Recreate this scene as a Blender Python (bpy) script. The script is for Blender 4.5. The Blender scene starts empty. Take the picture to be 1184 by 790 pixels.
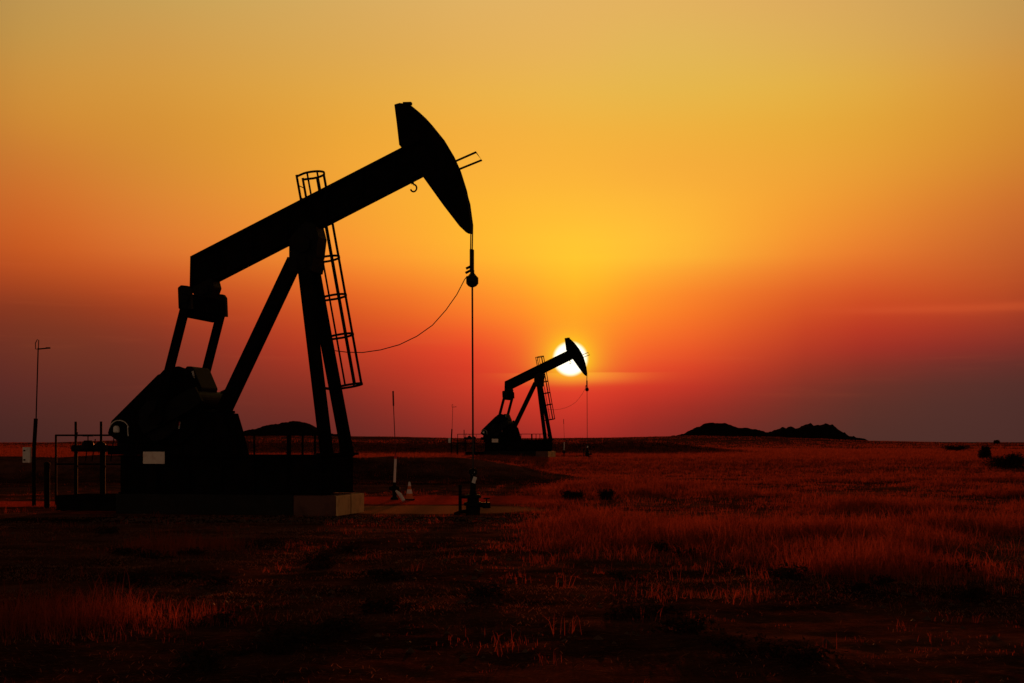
import bpy, bmesh, math, random
import numpy as np
from mathutils import Vector, Matrix

R = math.radians
random.seed(7)
rng = np.random.default_rng(11)
scene = bpy.context.scene
COL = scene.collection
CAM_H = 1.7
F = 1644.0 / 1184.0            # focal length over picture width

# ------------------------------------------------------------------ helpers
class MB:
    """collects vertices and faces; build() links them as one mesh object"""
    def __init__(self): self.v = []; self.f = []
    def add(self, vs, fs):
        b = len(self.v); self.v += [tuple(p) for p in vs]; self.f += [tuple(b + i for i in q) for q in fs]; return self
    def box(self, c, size, rot=None):
        x, y, z = (s / 2 for s in size); c = Vector(c)
        vs = [Vector((sx * x, sy * y, sz * z)) for sz in (-1, 1) for sy in (-1, 1) for sx in (-1, 1)]
        if rot is not None: vs = [rot @ p for p in vs]
        return self.add([p + c for p in vs], [(0, 2, 3, 1), (4, 5, 7, 6), (0, 1, 5, 4), (2, 6, 7, 3), (0, 4, 6, 2), (1, 3, 7, 5)])
    def bar(self, a, b, w, h, up=(0, 1, 0)):
        """rectangular bar from a to b: w across, h along 'up'"""
        a, b = Vector(a), Vector(b); d = (b - a).normalized(); up = Vector(up)
        s = d.cross(up)
        if s.length < 1e-4: s = d.cross(Vector((1, 0, 0)))
        s.normalize(); u = s.cross(d).normalized()
        vs = [p + s * (i * w / 2) + u * (j * h / 2) for p in (a, b) for (i, j) in ((-1, -1), (1, -1), (1, 1), (-1, 1))]
        return self.add(vs, [(0, 1, 2, 3), (7, 6, 5, 4), (0, 4, 5, 1), (1, 5, 6, 2), (2, 6, 7, 3), (3, 7, 4, 0)])
    def ibeam(self, a, b, w, h, tf, tw, up=(0, 1, 0)):
        """I section from a to b: flanges w wide apart h along the side axis"""
        a, b = Vector(a), Vector(b); d = (b - a).normalized(); up = Vector(up)
        s = d.cross(up).normalized(); u = s.cross(d).normalized()
        for k in (-1, 1):
            o = s * (k * (h / 2 - tf / 2)); self.bar(a + o, b + o, tf, w, up)
        self.bar(a, b, h - 2 * tf, tw, up)
        return self
    def prism(self, poly, y0, y1):
        n = len(poly)
        vs = [(x, y0, z) for x, z in poly] + [(x, y1, z) for x, z in poly]
        fs = [tuple(range(n)), tuple(range(2 * n - 1, n - 1, -1))]
        fs += [(i, i + n, (i + 1) % n + n, (i + 1) % n) for i in range(n)]
        return self.add(vs, fs)
    def tube(self, pts, r, n=8, closed=False):
        pts = [Vector(p) for p in pts]; m = len(pts); rs = r if isinstance(r, (list, tuple)) else [r] * m
        rings = []; ref = None
        for i, p in enumerate(pts):
            if closed: d = pts[(i + 1) % m] - pts[i - 1]
            else: d = pts[min(i + 1, m - 1)] - pts[max(i - 1, 0)]
            d.normalize()
            if ref is None: ref = d.cross(Vector((0, 1, 0)) if abs(d.y) < .9 else Vector((1, 0, 0)))
            ref = (ref - d * ref.dot(d)).normalized(); q = d.cross(ref)
            rings.append([p + (ref * math.cos(2 * math.pi * k / n) + q * math.sin(2 * math.pi * k / n)) * rs[i] for k in range(n)])
        vs = [p for rg in rings for p in rg]; fs = []
        for i in range(m if closed else m - 1):
            j = (i + 1) % m
            fs += [(i * n + k, i * n + (k + 1) % n, j * n + (k + 1) % n, j * n + k) for k in range(n)]
        if not closed: fs += [tuple(range(n - 1, -1, -1)), tuple((m - 1) * n + k for k in range(n))]
        return self.add(vs, fs)
    def disc(self, c, r, y0, y1, n=32):
        return self.prism([(c[0] + r * math.cos(2 * math.pi * k / n), c[1] + r * math.sin(2 * math.pi * k / n)) for k in range(n)], y0, y1)
    def lathe(self, prof, c=(0, 0, 0), n=20):
        vs = []; fs = []; m = len(prof)
        for (r, z) in prof:
            vs += [(c[0] + r * math.cos(2 * math.pi * k / n), c[1] + r * math.sin(2 * math.pi * k / n), c[2] + z) for k in range(n)]
        for i in range(m - 1):
            fs += [(i * n + k, i * n + (k + 1) % n, (i + 1) * n + (k + 1) % n, (i + 1) * n + k) for k in range(n)]
        fs += [tuple(range(n - 1, -1, -1)), tuple((m - 1) * n + k for k in range(n))]
        return self.add(vs, fs)
    def build(self, name, mat, parent=None, bevel=0.0, smooth=False):
        me = bpy.data.meshes.new(name); me.from_pydata(self.v, [], self.f)
        bm = bmesh.new(); bm.from_mesh(me); bmesh.ops.recalc_face_normals(bm, faces=bm.faces)
        if bevel:
            es = [e for e in bm.edges if len(e.link_faces) == 2 and e.calc_face_angle(0) > .6]
            bmesh.ops.bevel(bm, geom=es, offset=bevel, segments=1, affect='EDGES', clamp_overlap=True)
        bm.to_mesh(me); bm.free()
        if smooth: me.shade_smooth()
        me.materials.append(mat)
        o = bpy.data.objects.new(name, me); COL.objects.link(o)
        if parent is not None: o.parent = parent
        return o

def empty(name, loc=(0, 0, 0), rz=0):
    o = bpy.data.objects.new(name, None); o.empty_display_size = .3
    o.location = loc; o.rotation_euler = (0, 0, rz); COL.objects.link(o); return o

def tag(o, label=None, cat=None, group=None, kind=None):
    if label: o['label'] = label
    if cat: o['category'] = cat
    if group: o['group'] = group
    if kind: o['kind'] = kind
    return o

def copy_tree(o, parent=None):
    c = o.copy(); COL.objects.link(c)
    if parent is not None: c.parent = parent
    for ch in list(o.children): copy_tree(ch, c)
    return c

# ------------------------------------------------------------------ materials
def nodes(name):
    m = bpy.data.materials.new(name); m.use_nodes = True
    nt = m.node_tree; return m, nt, nt.nodes['Principled BSDF']

def N(nt, t, **kw):
    n = nt.nodes.new(t)
    for k, v in kw.items(): setattr(n, k, v)
    return n

def worn(name, base, alt, scale=6, rough=.6, metal=0.0, bump=.15, spec=.3):
    """base colour broken up by a second tone where paint is worn, rusty or dusty"""
    m, nt, p = nodes(name); L = nt.links.new
    tc = N(nt, 'ShaderNodeTexCoord'); nz = N(nt, 'ShaderNodeTexNoise')
    nz.inputs['Scale'].default_value = scale; nz.inputs['Detail'].default_value = 6; nz.inputs['Roughness'].default_value = .65
    L(tc.outputs['Object'], nz.inputs['Vector'])
    cr = N(nt, 'ShaderNodeValToRGB'); cr.color_ramp.elements[0].position = .48; cr.color_ramp.elements[1].position = .72
    cr.color_ramp.elements[0].color = (*base, 1); cr.color_ramp.elements[1].color = (*alt, 1)
    L(nz.outputs['Fac'], cr.inputs['Fac']); L(cr.outputs['Color'], p.inputs['Base Color'])
    p.inputs['Roughness'].default_value = rough; p.inputs['Metallic'].default_value = metal
    p.inputs['Specular IOR Level'].default_value = spec
    b = N(nt, 'ShaderNodeBump'); b.inputs['Strength'].default_value = bump; b.inputs['Distance'].default_value = .01
    n2 = N(nt, 'ShaderNodeTexNoise'); n2.inputs['Scale'].default_value = scale * 9; n2.inputs['Detail'].default_value = 4
    L(tc.outputs['Object'], n2.inputs['Vector']); L(n2.outputs['Fac'], b.inputs['Height']); L(b.outputs['Normal'], p.inputs['Normal'])
    return m

STEEL = worn('black_painted_steel', (.005, .0045, .0045), (.011, .007, .006), 3, .8, 0, .2, 0)
GREASY = worn('greasy_cast_iron', (.005, .0045, .0045), (.012, .008, .006), 5, .65, 0, .3, .08)
WIRE = worn('wire_rope', (.03, .022, .018), (.05, .03, .02), 30, .5, .3, .3)
WHITE = worn('white_enamel', (.72, .66, .58), (.55, .48, .40), 9, .5)
SIGN = worn('faded_sign_plate', (.74, .62, .50), (.62, .46, .36), 7, .55, 0, .05)
RED = worn('red_enamel', (.55, .02, .02), (.38, .02, .02), 9, .5)
ORANGE = worn('orange_plastic', (.60, .12, .02), (.45, .10, .03), 9, .55)
CONC = worn('stained_concrete', (.11, .045, .030), (.05, .022, .016), 2.5, .9, 0, .5)
CONC_SHADE = worn('shaded_concrete', (.005, .004, .003), (.014, .008, .006), 2.5, .9, 0, .5)  # near-black slab concrete, the silhouette's shade put into the colour
CONC_LIT = worn('lit_concrete', (.66, .36, .14), (.44, .22, .08), 3.5, .9, 0, .5)  # end-face concrete, sunlit look put into the colour
GALV = worn('weathered_pipe', (.006, .005, .004), (.012, .008, .006), 8, .95, 0, .15, .1)
GLINT = worn('bare_steel', (.55, .5, .42), (.3, .22, .15), 14, .35, .6)

# ------------------------------------------------------------------ terrain
def _hash(ix, iy, seed):
    h = (ix.astype(np.int64) * 374761393 + iy.astype(np.int64) * 668265263 + seed * 982451653) & 0xffffffff
    h = ((h ^ (h >> 13)) * 1274126177) & 0xffffffff
    return ((h ^ (h >> 16)) & 0xffffff) / float(0xffffff)
def vnoise(x, y, seed=0):
    ix = np.floor(x); iy = np.floor(y); fx = x - ix; fy = y - iy
    fx = fx * fx * (3 - 2 * fx); fy = fy * fy * (3 - 2 * fy)
    a = _hash(ix, iy, seed); b = _hash(ix + 1, iy, seed); c = _hash(ix, iy + 1, seed); d = _hash(ix + 1, iy + 1, seed)
    return (a * (1 - fx) + b * fx) * (1 - fy) + (c * (1 - fx) + d * fx) * fy
def fbm(x, y, seed=0, o=4):
    s = 0; a = .5
    for k in range(o): s = s + a * vnoise(x * 2 ** k, y * 2 ** k, seed + k * 7); a *= .5
    return s / (1 - .5 ** o)
def sstep(a, b, x):
    t = np.clip((x - a) / (b - a), 0, 1); return t * t * (3 - 2 * t)

SITE = (-0.911, 33.3, 0.0); SITE_ROT = R(-12.5)
SITE2 = (6.12, 115.6, 0.53); SITE2_ROT = R(-19.0)
RIDGE_PX = np.array([-400, 60, 200, 300, 450, 540, 620, 700, 800, 900, 1000, 1100, 1300, 1700])
RIDGE_Y = np.array([512.5, 512.5, 508, 505, 505.7, 507.5, 507.6, 507, 505, 506.5, 510.5, 512.2, 512.4, 512.2])
def height(X, Y):
    X = np.asarray(X, float); Y = np.asarray(Y, float)
    r = np.hypot(X, Y)
    # gentle unevenness, none where the machines stand
    d1 = np.hypot((X + 6) / 9.0, (Y - 35.5) / 6.0); d2 = np.hypot((X - 1) / 10.0, (Y - 118) / 8.0)
    flat = sstep(1, 1.7, d1) * sstep(1, 1.6, d2)
    h = (fbm(X * .35, Y * .35, 3) - .5) * .16 * flat + (fbm(X * 1.7, Y * 1.7, 9, 3) - .5) * .07 * flat
    h = h * np.clip(120 / np.maximum(r, 1), 0, 1)
    # the hollow the picture is taken from
    h = h - HOLLOW * (1 - sstep(12, 27, Y)) * np.where(Y > -40, 1, 1)
    # rise towards the second site
    h = h + .53 * sstep(72, 104, r) * (1 - sstep(170, 330, r) * .3)
    # earth bunds behind each site
    b = np.exp(-((Y - 66.5 - .05 * X) / 2.3) ** 2) * (1 - sstep(-3, 5, X + 3 * (fbm(Y * .2, X * .3, 5) - .5))) * sstep(-75, -45, X)
    h = h + b * (1.05 + .5 * (fbm(X * .22, Y * .22, 21) - .5))
    b2 = np.exp(-((Y - 152) / 5) ** 2) * sstep(-48, -30, X) * (1 - sstep(14, 30, X))
    h = h + b2 * (1.25 + .5 * (fbm(X * .12, Y * .12, 31) - .5))
    # far swell on the skyline
    px = 592 + 1644 * X / np.maximum(Y, 1)
    yy = np.interp(px, RIDGE_PX, RIDGE_Y)
    top = np.maximum(CAM_H + (512 - yy) * 950 / 1644, 0)
    sw = sstep(330, 950, r) * (1 - sstep(950, 1900, r)) * (Y > 60)
    h = h + top * sw * (1 + .10 * (fbm(X * .01, Y * .01, 41) - .5))
    return h
HOLLOW = 0.0

def ground_mesh():
    ang = np.concatenate([np.arange(-180, -48, 4.0), np.arange(-48, 48, .32), np.arange(48, 180, 4.0)])
    rad = np.exp(np.arange(math.log(.8), math.log(7500), .0085))
    A, Rr = np.meshgrid(np.radians(ang), rad)
    X = Rr * np.sin(A); Y = Rr * np.cos(A); Z = height(X, Y)
    na, nr = len(ang), len(rad)
    v = np.stack([X, Y, Z], -1).reshape(-1, 3)
    v = np.vstack([v, [[0, 0, float(height(np.array([0.]), np.array([.5]))[0])]]])
    i = np.arange(nr - 1)[:, None] * na; j = np.arange(na)[None]; j2 = (j + 1) % na
    q = np.stack([i + j, i + j2, i + na + j2, i + na + j], -1).reshape(-1, 4)[:, ::-1]
    faces = q.tolist() + [(len(v) - 1, int(a), int((a + 1) % na)) for a in range(na)]
    me = bpy.data.meshes.new('ground'); me.from_pydata(v.tolist(), [], faces); me.shade_smooth()
    return me

def ground_material():
    m, nt, p = nodes('red_dry_soil'); L = nt.links.new
    tc = N(nt, 'ShaderNodeTexCoord')
    def noise(scale, det=5, rough=.6, stretch=None):
        n = N(nt, 'ShaderNodeTexNoise'); n.inputs['Scale'].default_value = scale; n.inputs['Detail'].default_value = det; n.inputs['Roughness'].default_value = rough
        if stretch:
            mp = N(nt, 'ShaderNodeMapping'); mp.inputs['Scale'].default_value = stretch; L(tc.outputs['Object'], mp.inputs['Vector']); L(mp.outputs['Vector'], n.inputs['Vector'])
        else: L(tc.outputs['Object'], n.inputs['Vector'])
        return n.outputs['Fac']
    def ramp(fac, stops):
        r = N(nt, 'ShaderNodeValToRGB'); e = r.color_ramp.elements
        e[0].position, e[0].color = stops[0][0], (*stops[0][1], 1); e[1].position, e[1].color = stops[-1][0], (*stops[-1][1], 1)
        for s in stops[1:-1]: x = e.new(s[0]); x.color = (*s[1], 1)
        L(fac, r.inputs['Fac']); return r.outputs['Color']
    def mix(fac, a, b, mode='MIX'):
        x = N(nt, 'ShaderNodeMix', data_type='RGBA', blend_type=mode); L(fac, x.inputs[0]) if not isinstance(fac, float) else setattr(x.inputs[0], 'default_value', fac)
        for s, i in ((a, 6), (b, 7)):
            if isinstance(s, tuple): x.inputs[i].default_value = (*s, 1)
            else: L(s, x.inputs[i])
        return x.outputs[2]
    soil = ramp(noise(.9, 8, .7), [(.30, (.040, .018, .014)), (.46, (.105, .040, .030)), (.58, (.18, .063, .044)), (.76, (.27, .105, .068))])
    patch = ramp(noise(.16, 6, .65, (.7, 1.5, 1)), [(.38, (.10, .09, .09)), (.62, (1, 1, 1))])
    c = mix(.75, soil, patch, 'MULTIPLY')
    # broad burnt tracts lying across the plain
    far = ramp(noise(.022, 5, .6, (.35, 1.6, 1)), [(.40, (.22, .2, .2)), (.56, (1, 1, 1))])
    c = mix(.8, c, far, 'MULTIPLY')
    # straw and pale grit
    straw = ramp(noise(22, 6, .8, (.5, 1.4, 1)), [(.56, (0, 0, 0)), (.70, (1, 1, 1))])
    sep = N(nt, 'ShaderNodeSeparateColor'); L(straw, sep.inputs['Color'])
    c = mix(sep.outputs[0], c, (.26, .115, .06))
    # gravel pad round the well
    def ell(cx, cy, rx, ry):
        mp = N(nt, 'ShaderNodeMapping', vector_type='TEXTURE'); mp.inputs['Location'].default_value = (cx, cy, 0); mp.inputs['Scale'].default_value = (rx, ry, 1000)
        L(tc.outputs['Object'], mp.inputs['Vector'])
        ln = N(nt, 'ShaderNodeVectorMath', operation='LENGTH'); L(mp.outputs['Vector'], ln.inputs[0])
        ad = N(nt, 'ShaderNodeMath', operation='ADD'); L(ln.outputs['Value'], ad.inputs[0])
        w = N(nt, 'ShaderNodeMath', operation='MULTIPLY_ADD'); L(noise(1.1, 5, .7), w.inputs[0]); w.inputs[1].default_value = .8; w.inputs[2].default_value = -.4
        L(w.outputs[0], ad.inputs[1])
        mr = N(nt, 'ShaderNodeMapRange'); L(ad.outputs[0], mr.inputs['Value']); mr.inputs['From Min'].default_value = .85; mr.inputs['From Max'].default_value = 1.12
        mr.inputs['To Min'].default_value = 1; mr.inputs['To Max'].default_value = 0; return mr.outputs[0]
    grit = ramp(noise(30, 4, .8), [(.35, (.16, .07, .035)), (.65, (.52, .25, .12))])
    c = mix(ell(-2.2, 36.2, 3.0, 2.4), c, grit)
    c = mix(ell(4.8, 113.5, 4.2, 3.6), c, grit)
    lit_redsoil = ramp(noise(6, 5, .7), [(.35, (.30, .03, .018)), (.65, (.62, .075, .036))])  # red soil, with the brightness of sunlit ground put into its colour
    c = mix(ell(-2.4, 42.5, 4.6, 3.4), c, lit_redsoil)
    c = mix(ell(-13.5, 39.5, 4.2, 1.7), c, lit_redsoil)
    # darker earth in front of and beside the machines
    dark_earth = ramp(noise(9, 5, .7), [(.35, (.006, .004, .004)), (.7, (.022, .011, .008))])
    c = mix(ell(-5.6, 31.6, 6.2, 1.35), c, dark_earth)
    c = mix(ell(0.7, 33.0, 1.2, .9), c, dark_earth)
    df = N(nt, 'ShaderNodeBsdfDiffuse'); L(c, df.inputs['Color']); df.inputs['Roughness'].default_value = 0; L(df.outputs[0], nt.nodes['Material Output'].inputs[0]); nt.nodes.remove(p); p = df
    b = N(nt, 'ShaderNodeBump'); b.inputs['Strength'].default_value = .55; b.inputs['Distance'].default_value = .05
    L(noise(7, 8, .75), b.inputs['Height']); L(b.outputs['Normal'], p.inputs['Normal'])
    return m

gme = ground_mesh(); gme.materials.append(ground_material())
ground = bpy.data.objects.new('ground', gme); COL.objects.link(ground); tag(ground, 'flat dry red plain with dark burnt patches reaching the horizon', None, None, 'structure')

# ------------------------------------------------------------------ grass, straw and grit
def blade_mesh(name, P, H, Wd, yaw, lean, mat, bend=.5):
    n = len(P); cy, sy = np.cos(yaw), np.sin(yaw)
    la = rng.uniform(0, 2 * np.pi, n); lx, ly = np.cos(la) * lean * H, np.sin(la) * lean * H
    V = np.empty((n, 5, 3), np.float32)
    hw = Wd / 2
    V[:, 0] = P + np.stack([-cy * hw, -sy * hw, 0 * hw - .01], 1); V[:, 1] = P + np.stack([cy * hw, sy * hw, 0 * hw - .01], 1)
    mx, my, mz = P[:, 0] + lx * .35, P[:, 1] + ly * .35, P[:, 2] + H * .55
    V[:, 2] = np.stack([mx + cy * hw * .75, my + sy * hw * .75, mz], 1); V[:, 3] = np.stack([mx - cy * hw * .75, my - sy * hw * .75, mz], 1)
    V[:, 4] = np.stack([P[:, 0] + lx, P[:, 1] + ly, P[:, 2] + H * (1 - .3 * np.minimum(lean, 1))], 1)
    b = np.arange(n)[:, None] * 5
    loops = (b + np.array([[0, 1, 2, 3, 3, 2, 4]])).reshape(-1)
    starts = (np.arange(n)[:, None] * 7 + np.array([[0, 4]])).reshape(-1)
    me = bpy.data.meshes.new(name); me.vertices.add(n * 5); me.loops.add(n * 7); me.polygons.add(n * 2)
    me.vertices.foreach_set('co', V.reshape(-1)); me.loops.foreach_set('vertex_index', loops.astype(np.int32))
    me.polygons.foreach_set('loop_start', starts.astype(np.int32)); me.update(calc_edges=True); me.validate()
    me.materials.append(mat); return me

def grass_material(name, c1, c2, trans):
    m, nt, p = nodes(name); L = nt.links.new
    nt.nodes.remove(p); out = nt.nodes['Material Output']
    tc = N(nt, 'ShaderNodeTexCoord'); nz = N(nt, 'ShaderNodeTexNoise'); nz.inputs['Scale'].default_value = 1.3; nz.inputs['Detail'].default_value = 5
    L(tc.outputs['Object'], nz.inputs['Vector'])
    cr = N(nt, 'ShaderNodeValToRGB'); e = cr.color_ramp.elements; e[0].position = .35; e[1].position = .65; e[0].color = (*c1, 1); e[1].color = (*c2, 1)
    L(nz.outputs['Fac'], cr.inputs['Fac'])
    d = N(nt, 'ShaderNodeBsdfDiffuse'); t = N(nt, 'ShaderNodeBsdfTranslucent'); mx = N(nt, 'ShaderNodeMixShader'); mx.inputs[0].default_value = trans
    L(cr.outputs[0], d.inputs[0]); L(cr.outputs[0], t.inputs[0]); L(d.outputs[0], mx.inputs[1]); L(t.outputs[0], mx.inputs[2]); L(mx.outputs[0], out.inputs[0])
    return m
GRASS = grass_material('dry_red_grass', (.13, .024, .013), (.29, .054, .025), .36)
STRAW = grass_material('flattened_straw', (.10, .036, .022), (.28, .11, .06), .2)

def on_site(X, Y):
    a = ((X + 5.2) / 6.2) ** 2 + ((Y - 35.2) / 2.3) ** 2 < 1
    b = ((X + 2.2) / 2.9) ** 2 + ((Y - 36.2) / 2.4) ** 2 < 1
    c = ((X - 1.5) / 7) ** 2 + ((Y - 117.5) / 3.5) ** 2 < 1
    d = ((X + 2.4) / 4.2) ** 2 + ((Y - 42.5) / 3.0) ** 2 < 1
    e = ((X - 4.5) / 5) ** 2 + ((Y - 112) / 8) ** 2 < 1
    return a | b | c | d | e

def make_grass():
    n = 190000
    Y = rng.uniform(8.5, 150, n); X = rng.uniform(-.46, .46, n) * (Y + 4)
    px = X / Y
    big = fbm(X * .22, Y * .22, 51); fine = fbm(X * .9, Y * .9, 61)
    # tall stands: right middle field, a clump near left, wisps in front of the machine
    right = sstep(-.02, .06, px) * sstep(15.5, 22, Y + 9 * (big - .5)) * (1 - sstep(52, 80, Y))
    leftc = np.exp(-(((X + 4.3) / .95) ** 2 + ((Y - 13.2) / .9) ** 2)) * 1.4 + np.exp(-(((X + 2.9) / .35) ** 2 + ((Y - 13.5) / .5) ** 2)) * .4
    wisp = np.exp(-(((X + 5.4) / .9) ** 2 + ((Y - 23.0) / 1.2) ** 2)) * .9
    tall = np.clip(right * (.10 + 1.15 * sstep(.40, .66, big)) * (.45 + .55 * sstep(.3, .6, fine)) + leftc + wisp, 0, 1.3)
    farf = sstep(55, 90, Y) * .6
    dens = np.clip((.06 + .09 * sstep(15, 26, Y)) * sstep(.40, .6, fine) + .9 * tall + farf, 0, 1)
    keep = (rng.uniform(0, 1, n) < dens) & ~on_site(X, Y)
    X, Y, tall, fine = X[keep], Y[keep], tall[keep], fine[keep]
    hh = .03 + .17 * rng.uniform(0, 1, len(X)) ** 5 + .26 * np.clip(tall, 0, 1.1) * (.35 + 1.2 * fine) + .16 * sstep(55, 100, Y)
    k = 11; n = len(X)
    sp = .05 + .10 * np.clip(tall, 0, 1) + Y * .0016
    bx = np.repeat(X, k) + rng.normal(0, 1, n * k) * np.repeat(sp, k); by = np.repeat(Y, k) + rng.normal(0, 1, n * k) * np.repeat(sp, k)
    H = np.repeat(hh * rng.uniform(.6, 1.25, n), k) * rng.uniform(.35, 1.25, n * k)
    W = (.0028 + .00022 * by) * rng.uniform(.6, 1.3, n * k)
    P = np.stack([bx, by, height(bx, by)], 1)
    yaw, lean = rng.uniform(0, np.pi, n * k), rng.uniform(.05, .85, n * k)
    # the plain beyond: sparser, in broken tracts out to the swell
    m = 30000; q = 7
    Y = 1 / rng.uniform(1 / 950, 1 / 135, m); X = rng.uniform(-.5, .5, m) * Y
    keep = rng.uniform(0, 1, m) < .15 + .85 * sstep(.36, .58, fbm(X * .03, Y * .012, 91))
    X, Y = X[keep], Y[keep]; m = len(X)
    fx = np.repeat(X, q) + rng.normal(0, 1, m * q) * .0022 * np.repeat(Y, q); fy = np.repeat(Y, q) + rng.normal(0, 1, m * q) * .004 * np.repeat(Y, q)
    P = np.vstack([P, np.stack([fx, fy, height(fx, fy)], 1)]); H = np.concatenate([H, rng.uniform(.12, .42, m * q)]); W = np.concatenate([W, .00030 * fy * rng.uniform(.6, 1.3, m * q)])
    yaw = np.concatenate([yaw, rng.uniform(0, np.pi, m * q)]); lean = np.concatenate([lean, rng.uniform(.05, .8, m * q)])
    return blade_mesh('grass', P, H, W, yaw, lean, GRASS)
g = bpy.data.objects.new('grass', make_grass()); COL.objects.link(g)
tag(g, 'dry reddish grass scattered in tufts over the plain', 'grass', None, 'stuff')

def make_straw():
    n = 150000
    Y = rng.uniform(8.5, 34, n); X = rng.uniform(-.46, .46, n) * (Y + 2)
    keep = (rng.uniform(0, 1, n) < (sstep(.40, .66, fbm(X * .5, Y * 1.1, 71)) * .95 + .05) * (.12 + .88 * sstep(10, 19, Y))) & ~on_site(X, Y)
    X, Y = X[keep], Y[keep]; n = len(X)
    P = np.stack([X, Y, height(X, Y) + .012], 1)
    return blade_mesh('straw_litter', P, rng.uniform(.008, .028, n), rng.uniform(.004, .009, n), rng.uniform(0, np.pi, n), rng.uniform(1.5, 5, n), STRAW)
g = bpy.data.objects.new('straw_litter', make_straw()); COL.objects.link(g)
tag(g, 'flattened straw and dead stalks lying on the bare soil', 'straw', None, 'stuff')

def make_stones():
    V = []; Fc = []
    n = 5200
    Y = np.concatenate([rng.uniform(9, 34, n), rng.normal(31.3, 1.0, 2600)]); X = np.concatenate([rng.uniform(-.44, .44, n) * (Y[:n] + 2), rng.uniform(-9, 1.2, 2600)])
    keep = rng.uniform(0, 1, len(X)) < sstep(.38, .62, fbm(X * .4, Y * .8, 81)); keep[n:] = True
    keep &= ~(((X + 5.6) / 4.6) ** 2 + ((Y - 35.3) / 2.0) ** 2 < 1)
    X, Y = X[keep], Y[keep]; Z = height(X, Y)
    base = np.array([(1, 0, 0), (.3, .95, 0), (-.8, .6, 0), (-.8, -.6, 0), (.3, -.95, 0), (0, 0, .75), (0, 0, -.4)])
    tri = [(0, 1, 5), (1, 2, 5), (2, 3, 5), (3, 4, 5), (4, 0, 5)]
    for i in range(len(X)):
        s = random.choice((.010, .014, .018, .028, .045)) * random.uniform(.7, 1.3); a = random.uniform(0, 6.28); c_, s_ = math.cos(a), math.sin(a)
        b = len(V)
        for p in base[:6]:
            q = p * s * rng.uniform(.75, 1.25, 3); V.append((X[i] + q[0] * c_ - q[1] * s_, Y[i] + q[0] * s_ + q[1] * c_, Z[i] + q[2] - .004))
        Fc += [tuple(b + k for k in t) for t in tri]
    me = bpy.data.meshes.new('gravel'); me.from_pydata(V, [], Fc); me.materials.append(worn('grit_stone', (.05, .024, .017), (.13, .065, .04), 4, .9)); return me
g = bpy.data.objects.new('gravel', make_stones()); COL.objects.link(g)
tag(g, 'small stones and grit strewn in front of the machine', 'gravel', None, 'stuff')

# ------------------------------------------------------------------ shrubs
LEAF = grass_material('dark_scrub_leaf', (.020, .011, .008), (.040, .022, .013), .15)
TWIG = worn('scrub_twig', (.03, .018, .012), (.05, .03, .02), 12, .9)
def shrub_mesh(seed, n, rx, ry, rz, leaf, low=.0, spread=.40):
    r = np.random.default_rng(seed); V = []; Fc = []
    cl = [(r.normal(0, spread) * rx, r.normal(0, spread) * ry, r.uniform(low, .72) * rz, r.uniform(.24, .46)) for _ in range(22)]
    for i in range(n):
        cx, cy, cz, cr = cl[r.integers(len(cl))]
        d = r.normal(0, 1, 3); d /= np.linalg.norm(d); q = d * (r.uniform(0, 1) ** .5) * cr
        p = np.array([cx + q[0] * rx, cy + q[1] * ry, max(.01, cz + q[2] * rz)])
        u = r.normal(0, 1, 3); u /= np.linalg.norm(u); w = np.cross(u, r.normal(0, 1, 3)); w /= np.linalg.norm(w)
        s = leaf * r.uniform(.6, 1.4); b = len(V)
        V += [tuple(p - w * s * .35), tuple(p + u * s), tuple(p + w * s * .35), tuple(p - u * s * .6)]; Fc.append((b, b + 1, b + 2, b + 3))
    me = bpy.data.meshes.new('foliage'); me.from_pydata(V, [], Fc); me.materials.append(LEAF); return me
def stem_mb(rx, rz, seed, thick):
    mb = MB(); r = random.Random(seed)
    for k in range(7):
        a = r.uniform(0, 6.28); l = r.uniform(.25, .6) * rx
        mb.tube([(0, 0, -.03), (l * .5 * math.cos(a), l * .5 * math.sin(a), rz * .35), (l * math.cos(a), l * math.sin(a), rz * r.uniform(.55, .8))], [thick, thick * .7, thick * .3], 5)
    return mb
# low dark scrub clumps on the bare foreground: (picture column, picture row) read as ground points
CL = [(125,619),(145,642),(177,645),(150,677),(222,640),(250,676),(370,645),(402,637),(370,657),(447,671),(320,755),(385,735),(260,722),(435,712),
      (562,692),(235,772),(345,745),(215,667),(767,640),(797,645),(912,672),(944,642),(990,647),(1027,647),(1072,662),(1097,665),(1017,680),
      (992,687),(727,717),(767,712),(857,757),(937,772),(912,762),(787,737),(854,617),(1044,617),(1122,615),(1107,590),(722,672),(1122,695)]
CLUMPS = [((px - 592) * CAM_H / (py - 512), 1644 * CAM_H / (py - 512)) for px, py in CL]
cm = [shrub_mesh(100 + k, 420, .20, .17, .15, .024) for k in range(4)]
for i, (x, y) in enumerate(CLUMPS):
    o = bpy.data.objects.new('dark_shrub', cm[i % 4]); COL.objects.link(o)
    s = .95 + .6 * random.random()
    o.location = (x, y, float(height(x, y)) - .01); o.rotation_euler = (0, 0, random.uniform(0, 6.28)); o.scale = (s * 1.25, s, s * random.uniform(.7, 1.0))
    tag(o, 'low dark scrub clump, ankle high, on bare soil of the open plain', 'shrub', 'low dark scrub clumps on the bare ground')

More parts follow.
